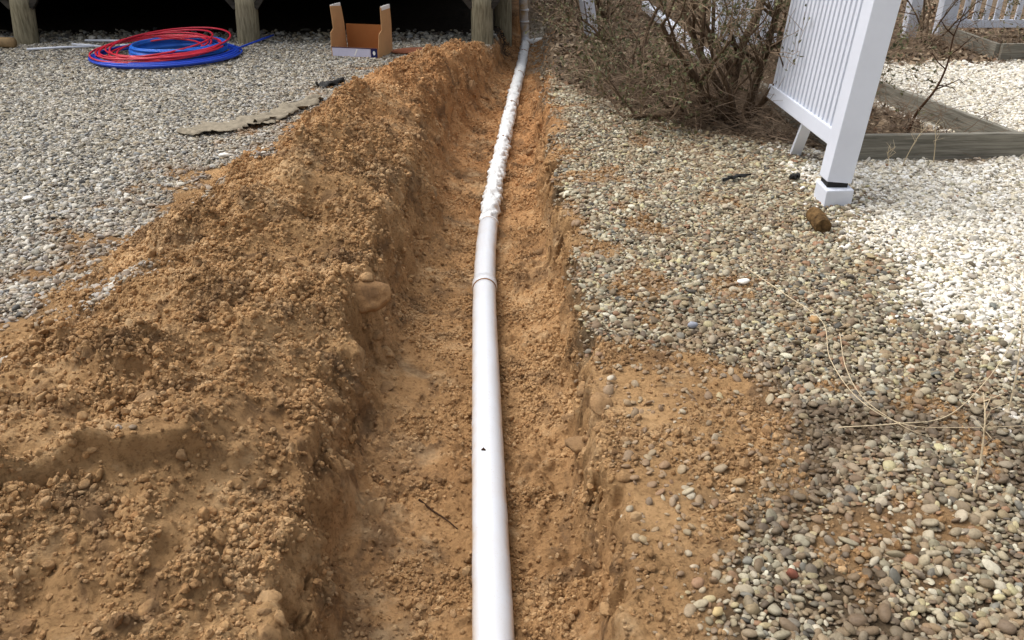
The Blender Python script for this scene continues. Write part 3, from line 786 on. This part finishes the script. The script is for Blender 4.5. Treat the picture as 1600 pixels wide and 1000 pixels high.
mb.v = [(cx + .20 * math.cos(a) * (1 if math.cos(a) > 0 else .9), cy + .17 * math.sin(a), .015 + .012 * math.cos(a)) for a in ang] + [(cx + .20 * math.cos(a), cy + .17 * math.sin(a), .023 + .012 * math.cos(a)) for a in ang]
mb.f = [tuple(range(12))[::-1], tuple(range(12, 24))] + [(i, (i + 1) % 12, (i + 1) % 12 + 12, i + 12) for i in range(12)]
o = mb.build('cardboard_disc', simple('red_brown_board', srgb(150, 96, 72), .85, .1, .2, 8)); o.matrix_world = Matrix.Translation((fa.x, fa.y, .012)) @ Matrix.Rotation(rz, 4, 'Z')
tag(o, 'reddish brown rounded board lying beside the open box', 'board')

# ------------------------------------------------------------------ scraps on the ground
def strip(name, pts, width, m, label, cat, wav=.015, seed=2, thick=.003, zoff=.02):
    q = random.Random(seed); P_ = catmull(pts, 10); nw = 7; mb = MB()
    for layer in (0, thick):
        qq = random.Random(seed)
        for i, p_ in enumerate(P_):
            t_ = (P_[min(i + 1, len(P_) - 1)] - P_[max(0, i - 1)]); t_.z = 0; t_.normalize(); sd_ = Vector((-t_.y, t_.x, 0))
            f = i / (len(P_) - 1); wd = width * (1 - .75 * abs(2 * f - 1) ** 3) * qq.uniform(.55, 1.15)
            for k in range(nw):
                e_ = (k / (nw - 1) - .5) * wd; c_ = p_ + sd_ * e_
                zz = float(terrain([c_.x], [c_.y], False)[0]) + zoff + wav * math.sin(6 * f * 3 + k * .9 + seed) + qq.uniform(0, wav * .4)
                mb.v.append((c_.x, c_.y, zz + layer))
    n = len(P_); H = n * nw
    for i in range(n - 1):
        for k in range(nw - 1):
            a = i * nw + k; mb.f.append((a, a + 1, a + nw + 1, a + nw)); mb.f.append((a + H + nw, a + nw + 1 + H, a + 1 + H, a + H))
    for i in range(n - 1):
        for k in (0, nw - 1):
            a = i * nw + k; mb.f.append((a, a + nw, a + nw + H, a + H))
    return tag(mb.build(name, m, None, smooth=True), label, cat)
strip('landscape_fabric', [at(278, 213), at(320, 208), at(365, 200), at(410, 192), at(452, 184)], .30, M_FAB, 'torn tan-grey sheet of landscape fabric poking from the heap', 'fabric', .011, 3, .003, .028)
strip('landscape_fabric', [at(400, 196), at(430, 184), at(470, 168), at(500, 155)], .24, M_FAB, 'narrow grey strip of fabric between dirt heap and black scrap', 'fabric', .016, 5, .003, .025)
strip('plastic_scrap', [at(494, 137), at(510, 138), at(525, 135), at(538, 131)], .10, M_BLACK, 'black plastic scrap on gravel at the edge of the heap', 'scrap', .02, 6, .003, .03)
strip('plastic_scrap', [at(1128, 291), at(1140, 287), at(1152, 284), at(1172, 281)], .035, M_BLACK, 'small black plastic strip on pebbles below the shrub', 'scrap', .008, 9, .002, .03)
strip('plastic_scrap', [at(1234, 288), at(1240, 285), at(1248, 284)], .05, M_BLACK, 'black crumpled scrap on pebbles beside the white fence post', 'scrap', .012, 12, .002, .03)
def chip(u, v, s, m, name, label, cat, seed, flat=.4):
    me = rock_mesh(name, seed, .45, 2, .1); me.materials.append(m); o = link(name, me); c = at(u, v, .02)
    o.location = (c.x, c.y, float(terrain([c.x], [c.y], False)[0]) + .020); o.scale = (s, s * .7, s * flat); o.rotation_euler = (.2, -.15, seed * 1.3)
    return tag(o, label, cat)
chip(352, 243, .04, M_SHELL, 'shell_fragment', 'white shell fragment on grey gravel below the fabric sheet', 'shell', 51)
chip(44, 311, .032, M_SHELL, 'shell_fragment', 'white shell fragment alone amid the open grey gravel', 'shell', 52)
chip(1161, 441, .027, M_SHELL, 'shell_fragment', 'large white shell fragment on the brown pebble bank', 'shell', 53)
chip(953, 591, .015, simple('pale_flake', srgb(196, 184, 162), .7), 'shell_fragment', 'pale flat fragment on bare soil at the trench edge', 'shell', 54)
chip(1236, 897, .016, M_BRICK, 'brick_fragment', 'small orange-red brick chip among dark pebbles', 'brick chip', 55, .6)
chip(1121, 957, .016, simple('yellow_stone', srgb(196, 172, 124), .7), 'yellow_stone', 'pale yellow pebble alone on bare soil', 'pebble', 56, .6)
chip(1272, 498, .024, simple('tan_stone', srgb(188, 152, 106), .8), 'tan_stone', 'tan rounded stone beside the dry vine', 'stone', 57, .6)
chip(1082, 508, .021, simple('blue_stone', srgb(150, 154, 164), .6), 'blue_grey_stone', 'smooth blue-grey stone on the brown pebble bank', 'stone', 58, .6)
def runner(name, pts, r, m, label, cat, n=10, zs=None, group=None):
    P_ = catmull(pts, n); k = len(P_)
    o = MB().tube(P_, [r * (1 - .55 * i / k) for i in range(k)], 5).build(name, m, None, smooth=True); return tag(o, label, cat, group)
runner('dry_vine', [at(1168, 420, .03), at(1230, 462, .05), at(1285, 503, .045), at(1297, 560, .06), at(1340, 622, .07), at(1410, 662, .05), at(1500, 668, .06), at(1640, 664, .08)], .0022, M_STRAW, 'long pale dry vine snaking over the pebbles', 'vine')
runner('dry_vine', [at(1312, 520, .04), at(1322, 575, .08), at(1352, 625, .06), at(1415, 668, .05), at(1458, 684, .03)], .0018, M_STRAW, 'short pale dry vine crossing the longer one on pebbles', 'vine')
runner('dry_vine', [at(1310, 668, .03), at(1400, 662, .05), at(1480, 650, .06), at(1545, 590, .12), at(1590, 520, .2)], .0022, M_STRAW, 'thin dry runner rising off the pebbles into white gravel', 'vine')
def stalk(u, v, h, lx, ly, label, m=M_STRAW, r=.003, group=None):
    c = at(u, v, 0); b0 = Vector((c.x, c.y, float(terrain([c.x], [c.y], False)[0]) - .01))
    P_ = catmull([b0, b0 + Vector((lx * .25, ly * .2, h * .4)), b0 + Vector((lx * .6, ly * .55, h * .78)), b0 + Vector((lx, ly, h))], 6); k = len(P_)
    mb = MB().tube(P_, [r * (1 - .6 * i / k) for i in range(k)], 5)
    q = random.Random(int(u + v))
    for j in range(5):
        a = P_[int(k * (.45 + .1 * j))]; mb.tube([a, a + Vector((q.uniform(-.03, .03), q.uniform(-.03, .03), .04)), a + Vector((q.uniform(-.05, .05), q.uniform(-.05, .05), .05 + q.uniform(0, .03)))], [r * .5, r * .45, r * .2], 4)
    return tag(mb.build('dry_stalk', m, None), label, 'dry stalk', group)
stalk(1520, 778, .26, .02, .12, 'dry stalk standing where brown and white pebbles meet')
stalk(1576, 645, .34, .03, .16, 'tall dry stalk standing in the white gravel')
stalk(1408, 262, .24, .12, .05, 'dry grass stalk in front of the timber bed, bent sideways')
stalk(1388, 262, .10, -.02, .02, 'short dry tuft at the foot of the timber bed')
stalk(1458, 258, .22, -.03, .03, 'upright dry stalk leaning on the timber bed board')
stalk(1545, 212, .13, -.04, .02, 'dry seedhead stalk growing inside the bed by its side board')
rt = [at(u, v, -.315) for u, v in ((655, 792), (675, 800), (695, 815), (715, 832))]
for p_ in rt: p_.z = float(terrain([p_.x], [p_.y])[0]) + .004
runner('dark_root', rt, .004, M_ROOT, 'thin dark root exposed on the trench floor', 'root')

# ------------------------------------------------------------------ leaning fence
def fence_panel(root, L_, z_lo, z_hi, pitch_, pw, m, y_start=.06):
    MB().box(-.022, .022, y_start, L_, z_lo, z_lo + .085).build('bottom_rail', m, root, bevel=.005)
    MB().box(-.022, .022, y_start, L_, z_hi, z_hi + .085).build('top_rail', m, root, bevel=.005)
    me = None; y = y_start + .045; k = 0
    while y < L_ - .02:
        if me is None:
            o = MB().box(-.011, .011, -pw / 2, pw / 2, z_lo + .08, z_hi + .005).build('picket', m, root, bevel=.003); me = o.data
        else:
            o = link('picket', me, None, root)
        o.location = (0, y, 0); y += pitch_
fp = at(1300, 322, .0)
fence = empty('leaning_fence', (fp.x + .005, fp.y + .06, 0), -R(1.5), 'white picket fence section knocked loose and leaning beside the large shrub', 'fence')
fence.rotation_euler = Euler((R(-1.0), R(4.5), R(-1.0)))
MB().box(-.064, .064, -.064, .064, .125, 1.62).build('post', M_VINYL, fence, bevel=.006)
cap = MB().box(-.08, .08, -.08, .08, 1.622, 1.65).build('post_cap', M_VINYL, fence, bevel=.006)
MB().box(-.052, .052, -.052, .052, .075, .124).build('post_core', M_BLACK, fence)
sk = MB().box(-.072, .072, -.074, .072, -.01, .100).build('post_skirt', M_VINYL, fence, bevel=.006); sk.rotation_euler = (R(4), R(-5), R(4)); sk.location = (.008, -.012, 0)
fence_panel(fence, 1.40, .265, 1.30, .068, .042, M_VINYL, .066)
MB().bar((.025, .66, .268), (.075, .90, -.01), .06, .05).build('prop_leg', M_VINYL, fence, bevel=.004)
c = at(1283, 352, .03)
mb = MB().tube([(0, -.034, .0), (0, -.030, .0), (.002, .02, .002), (.004, .07, .006), (.006, .13, .006)], [.037, .040, .041, .041, .040], 18)
o = mb.build('wood_stub', M_STUB, None, bevel=.003); o.location = (c.x, c.y, .032)
tag(o, 'dark rotten wooden post stub poking out below the white fence post', 'wood stub')

# ------------------------------------------------------------------ timber beds
def board(bed, a, b_, h=.15, th=.042, z0=.0, m=M_BEDX):
    a, b_ = Vector(a), Vector(b_); d_ = b_ - a
    o = MB().box(0, d_.length, -th / 2, th / 2, z0, h).build('board', m, bed, bevel=.005)
    o.location = a - bed.location; o.rotation_euler = (0, 0, math.atan2(d_.y, d_.x)); return o
bed = empty('garden_bed', (2.6, 5.4, 0), 0, 'weathered timber garden bed frame beside the leaning white fence', 'garden bed')
board(bed, (1.98, 4.86, 0), (4.3, 4.98, 0), .16, .045, -.02)
board(bed, (3.10, 4.975, 0), (2.84, 6.6, 0), .145, .042, -.02)
board(bed, (2.02, 4.90, 0), (1.95, 6.6, 0), .13, .042, -.02)
bed2 = empty('garden_bed', (5.2, 8.8, 0), 0, 'smaller timber bed corner below the upright white fence', 'garden bed')
board(bed2, (4.74, 8.25, 0), (6.6, 8.3, 0), .15, .045, -.02)
board(bed2, (4.72, 8.28, 0), (4.78, 9.5, 0), .145, .042, -.02)

# upright fence behind, and fallen pieces
f2 = empty('white_fence', (4.86, 9.75, 0), -R(88), 'upright white picket fence with spaced pickets behind the small timber bed', 'fence')
MB().box(-.063, .063, -.063, .063, -.1, 1.4).build('post', M_VINYL, f2, bevel=.006)
fence_panel(f2, 2.4, .085, 1.15, .122, .058, M_VINYL, .07)
c = at(1418, 60, 0)
o = MB().box(-.063, .063, -.063, .063, -.1, 1.3).box(-.075, .075, -.075, .075, 1.302, 1.33).build('fence_post', M_VINYL, None, bevel=.006); o.location = c
tag(o, 'lone upright white fence post behind twigs past the timber bed', 'fence post')
c = at(1122, 92, 0)
f3 = empty('fence_gate', (c.x - .02, c.y, 0), R(-62), 'short white fence piece half hidden behind the shrub trunks', 'fence')
MB().box(-.06, .06, -.06, .06, -.05, 1.2).build('post', M_VINYL, f3, bevel=.006)
fence_panel(f3, .75, .10, 1.0, .09, .06, M_VINYL, .065)
f3.rotation_euler = (0, R(-3), R(-62))
a, b_ = at(1114, 99, .12), at(1008, 8, .12)
o = MB().bar(a, b_, .09, .10).build('fallen_rail', M_VINYL, None, bevel=.008)
tag(o, 'long white fence rail lying on the ground under shrub branches', 'fence rail')
c = at(924, 56, 0)
o = MB().box(-.063, .063, -.063, .063, -.02, .42).build('fence_post', M_VINYL, None, bevel=.006); o.location = (c.x, c.y, .02); o.rotation_euler = (R(8), R(-16), R(20))
tag(o, 'tilted white fence post standing at the back between shrub twigs', 'fence post')

# ------------------------------------------------------------------ shrubs
def shrub(name, base, stems, seed, label, leaf=.5, brush=None, group=None, twl=1.0, levels=3, leafmat=None, droop=0.0, kn=(5, 5, 4, 3)):
    q = random.Random(seed); root = empty(name, base, 0, label, 'shrub', group)
    wood, twig, lv, lf = MB(), MB(), [], []
    tips = []
    def grow(p_, d_, L_, r_, lev):
        n = 6 if lev == 0 else 5 if lev == 1 else 4
        pts = [p_.copy()]; dd = d_.normalized()
        for i in range(n):
            dd = (dd + Vector((q.gauss(0, .20), q.gauss(0, .20), q.gauss(.02 - droop, .16)))).normalized()
            nx = pts[-1] + dd * (L_ / n)
            if nx.z < .03: nx.z = .03 + q.uniform(0, .03); dd.z = abs(dd.z) * .3
            pts.append(nx)
        rr = [max(.0014, r_ * (1 - .62 * i / n)) for i in range(n + 1)]
        (wood if lev < 2 else twig).tube(pts, rr, 7 if lev == 0 else 5 if lev == 1 else 3, cap=False)
        if lev < levels:
            kids = kn[lev]
            for k in range(kids):
                f = q.uniform(.22, 1.0) if k else 1.0
                i = min(n - 1, int(f * n)); w_ = f * n - i
                c_ = pts[i].lerp(pts[i + 1], min(1, w_)); t_ = (pts[i + 1] - pts[i]).normalized()
                side_ = t_.orthogonal(); side_.rotate(Matrix.Rotation(q.uniform(0, 6.28), 3, t_))
                nd_ = (t_ * q.uniform(.5, 1.0) + side_ * q.uniform(.45, .9) + Vector((0, 0, .15 - droop)))
                grow(c_, nd_, L_ * q.uniform(.42, .66) * (twl if lev >= 1 else 1), rr[i] * q.uniform(.45, .65), lev + 1)
        else:
            for i in range(1, n + 1):
                if q.random() < leaf: tips.append((pts[i].copy(), dd.copy()))
    for (az, el_, L_, r_) in stems:
        a = R(az); e_ = R(el_)
        grow(Vector((q.gauss(0, .03), q.gauss(0, .03), -.03)), Vector((math.sin(a) * math.cos(e_), math.cos(a) * math.cos(e_), math.sin(e_))), L_, r_, 0)
    wood.build('branches', M_BARK, root, smooth=True); tag(twig.build('twigs', M_TWIG, root), kind='stuff')
    for (c_, d_) in tips:
        for _ in range(2):
            l_ = q.uniform(.018, .036); dr = (d_ + Vector((q.gauss(0, .7), q.gauss(0, .7), q.gauss(.2, .6)))).normalized()
            s_ = dr.orthogonal(); s_.rotate(Matrix.Rotation(q.uniform(0, 6.28), 3, dr)); s_ *= l_ * .22
            u_ = dr.cross(s_).normalized() * l_ * .12
            n0 = len(lv); lv.extend([tuple(c_), tuple(c_ + dr * l_ * .5 + s_ + u_), tuple(c_ + dr * l_), tuple(c_ + dr * l_ * .5 - s_ + u_)]); lf.append((n0, n0 + 1, n0 + 2, n0 + 3))
    if lf:
        me = bpy.data.meshes.new('leaves'); me.from_pydata(lv, [], lf); lo = link('leaves', me, leafmat or M_LEAF, root); lo['kind'] = 'stuff'
    if brush:
        cnt, x0, x1, y0, y1, hmax = brush; bb = MB()
        for _ in range(cnt):
            x, y = q.uniform(x0, x1), q.uniform(y0, y1)
            wx, wy = x + base[0], y + base[1]
            if q.random() > float(litter(np.array([wx]), np.array([wy + .12]))[0]): continue
            z = .02 + hmax * q.random() ** 2.2; L_ = q.uniform(.15, .55); a = q.uniform(0, 6.28); el_ = q.gauss(.25, .45)
            d_ = Vector((math.cos(a) * math.cos(el_), math.sin(a) * math.cos(el_), math.sin(el_))); p_ = Vector((x, y, z)); pts = [p_]
            for i in range(4):
                d_ = (d_ + Vector((q.gauss(0, .28), q.gauss(0, .28), q.gauss(-.05, .25)))).normalized(); nx = pts[-1] + d_ * L_ / 4
                nx.z = max(nx.z, .015); pts.append(nx)
            r_ = q.uniform(.0012, .0030); bb.tube(pts, [r_, r_, r_ * .8, r_ * .6, r_ * .4], 3, cap=False)
            if q.random() < .6:
                c_ = pts[2]; bb.tube([c_, c_ + Vector((q.gauss(0, .05), q.gauss(0, .05), q.uniform(0, .06))), c_ + Vector((q.gauss(0, .1), q.gauss(0, .1), q.uniform(0, .1)))], [r_ * .7, r_ * .6, r_ * .4], 3, cap=False)
        o = bb.build('dead_twigs', M_DEAD, root); o['kind'] = 'stuff'
    return root
shrub('large_shrub', (1.60, 5.72, 0), [(-62, 42, .95, .036), (-30, 62, 1.25, .042), (-78, 16, .8, .034), (5, 62, 1.2, .036), (-140, 48, .85, .022), (150, 58, .85, .022), (172, 50, .85, .02), (185, 66, .9, .018), (-48, 74, 1.3, .034), (-110, 22, .55, .018)],
      5, 'largest bare shrub with thick dark trunks against the leaning fence', .45, (1900, -1.30, .30, -.75, 1.0, .22), kn=(7, 5, 4, 3))
shrub('low_shrub', (1.12, 7.1, 0), [(-70, 40, .6, .02), (-40, 58, .8, .024), (-5, 60, 1.0, .022), (-110, 45, .5, .014), (80, 30, .6, .012), (-60, 25, .6, .016), (-20, 40, .8, .016)],
      9, 'low spreading twiggy shrub growing close to the trench edge', .4, (700, -.5, .8, -.9, .8, .18), kn=(6, 5, 4, 3))
shrub('back_shrub', (1.2, 10.7, 0), [(-60, 60, 1.1, .018), (-20, 70, 1.2, .018), (20, 65, 1.2, .018), (60, 55, 1.1, .016), (-100, 55, 1.0, .015), (140, 55, .9, .013), (-150, 55, .8, .012)],
      13, 'olive-tinged shrub behind the low one, beside the riser', .7, (250, -.8, .9, -1, 1.5, .2), 'shrubs at the back')
shrub('back_shrub', (2.9, 9.5, 0), [(-70, 60, 1.2, .018), (-10, 70, 1.3, .02), (40, 60, 1.2, .018), (90, 55, 1.0, .016), (180, 55, 1.0, .014), (-130, 50, .9, .014)],
      17, 'brownish shrub behind the half hidden white fence piece', .6, (200, -.8, .9, -1, 1.5, .2), 'shrubs at the back')
shrub('back_shrub', (4.35, 9.0, 0), [(-40, 70, .9, .014), (30, 70, .9, .014), (100, 55, .8, .012), (-110, 55, .8, .012), (180, 60, .7, .012)],
      21, 'green-tinged shrub in front of the upright white fence post', .85, (400, -.9, .7, -.8, .6, .15), 'shrubs at the back')
shrub('back_shrub', (.75, 12.2, 0), [(-80, 55, 1.3, .02), (-30, 70, 1.4, .02), (30, 70, 1.4, .02), (80, 55, 1.3, .02), (150, 60, 1.2, .016), (-150, 60, 1.2, .016)],
      25, 'farthest shrub in line with the trench end', .6, (300, -.9, 1.2, -1.5, 1.5, .2), 'shrubs at the back', leafmat=M_LEAFB)
shrub('back_shrub', (3.0, 11.6, 0), [(-80, 55, 1.3, .02), (-30, 70, 1.4, .02), (30, 70, 1.4, .02), (80, 55, 1.3, .02), (150, 60, 1.2, .016), (-150, 60, 1.2, .016)],
      29, 'far shrub behind the fallen white rail', .6, (300, -1.2, 1.5, -1.5, 1.5, .2), 'shrubs at the back', leafmat=M_LEAFB)
shrub('bed_shrub', (2.55, 6.9, 0), [(-60, 45, .7, .009), (0, 55, .7, .009), (60, 45, .7, .009), (120, 40, .6, .008), (170, 40, .6, .008), (-120, 45, .6, .008)],
      33, 'small bare shrub at the back of the timber bed', .12, (900, -.55, .7, -1.9, 1.2, .10))
# bare sapling in the bed
c = at(1418, 208, 0); b0 = Vector((c.x, c.y, 0))
sap = [b0, b0 + Vector((.06, .06, .12)), b0 + Vector((.17, .10, .27)), b0 + Vector((.24, .16, .42)), b0 + Vector((.26, .2, .60)), b0 + Vector((.31, .22, .78))]
P_ = catmull(sap, 6); k = len(P_)
mb = MB().tube(P_, [.011 * (1 - .75 * i / k) for i in range(k)], 6)
for (i, dx, dz) in ((12, .16, .06), (13, .12, -.02), (17, -.10, .10), (20, .14, .12), (24, -.1, .1), (27, .1, .06)):
    a = P_[i]; mb.tube([a, a + Vector((dx * .5, .02, dz * .4)), a + Vector((dx, .03, dz)), a + Vector((dx * 1.2, .0, dz * 1.0 - .03))], [.005, .004, .003, .0015], 5)
tag(mb.build('bare_sapling', M_ROOT, None, smooth=True), 'thin dark leafless sapling rising from the timber bed', 'sapling')
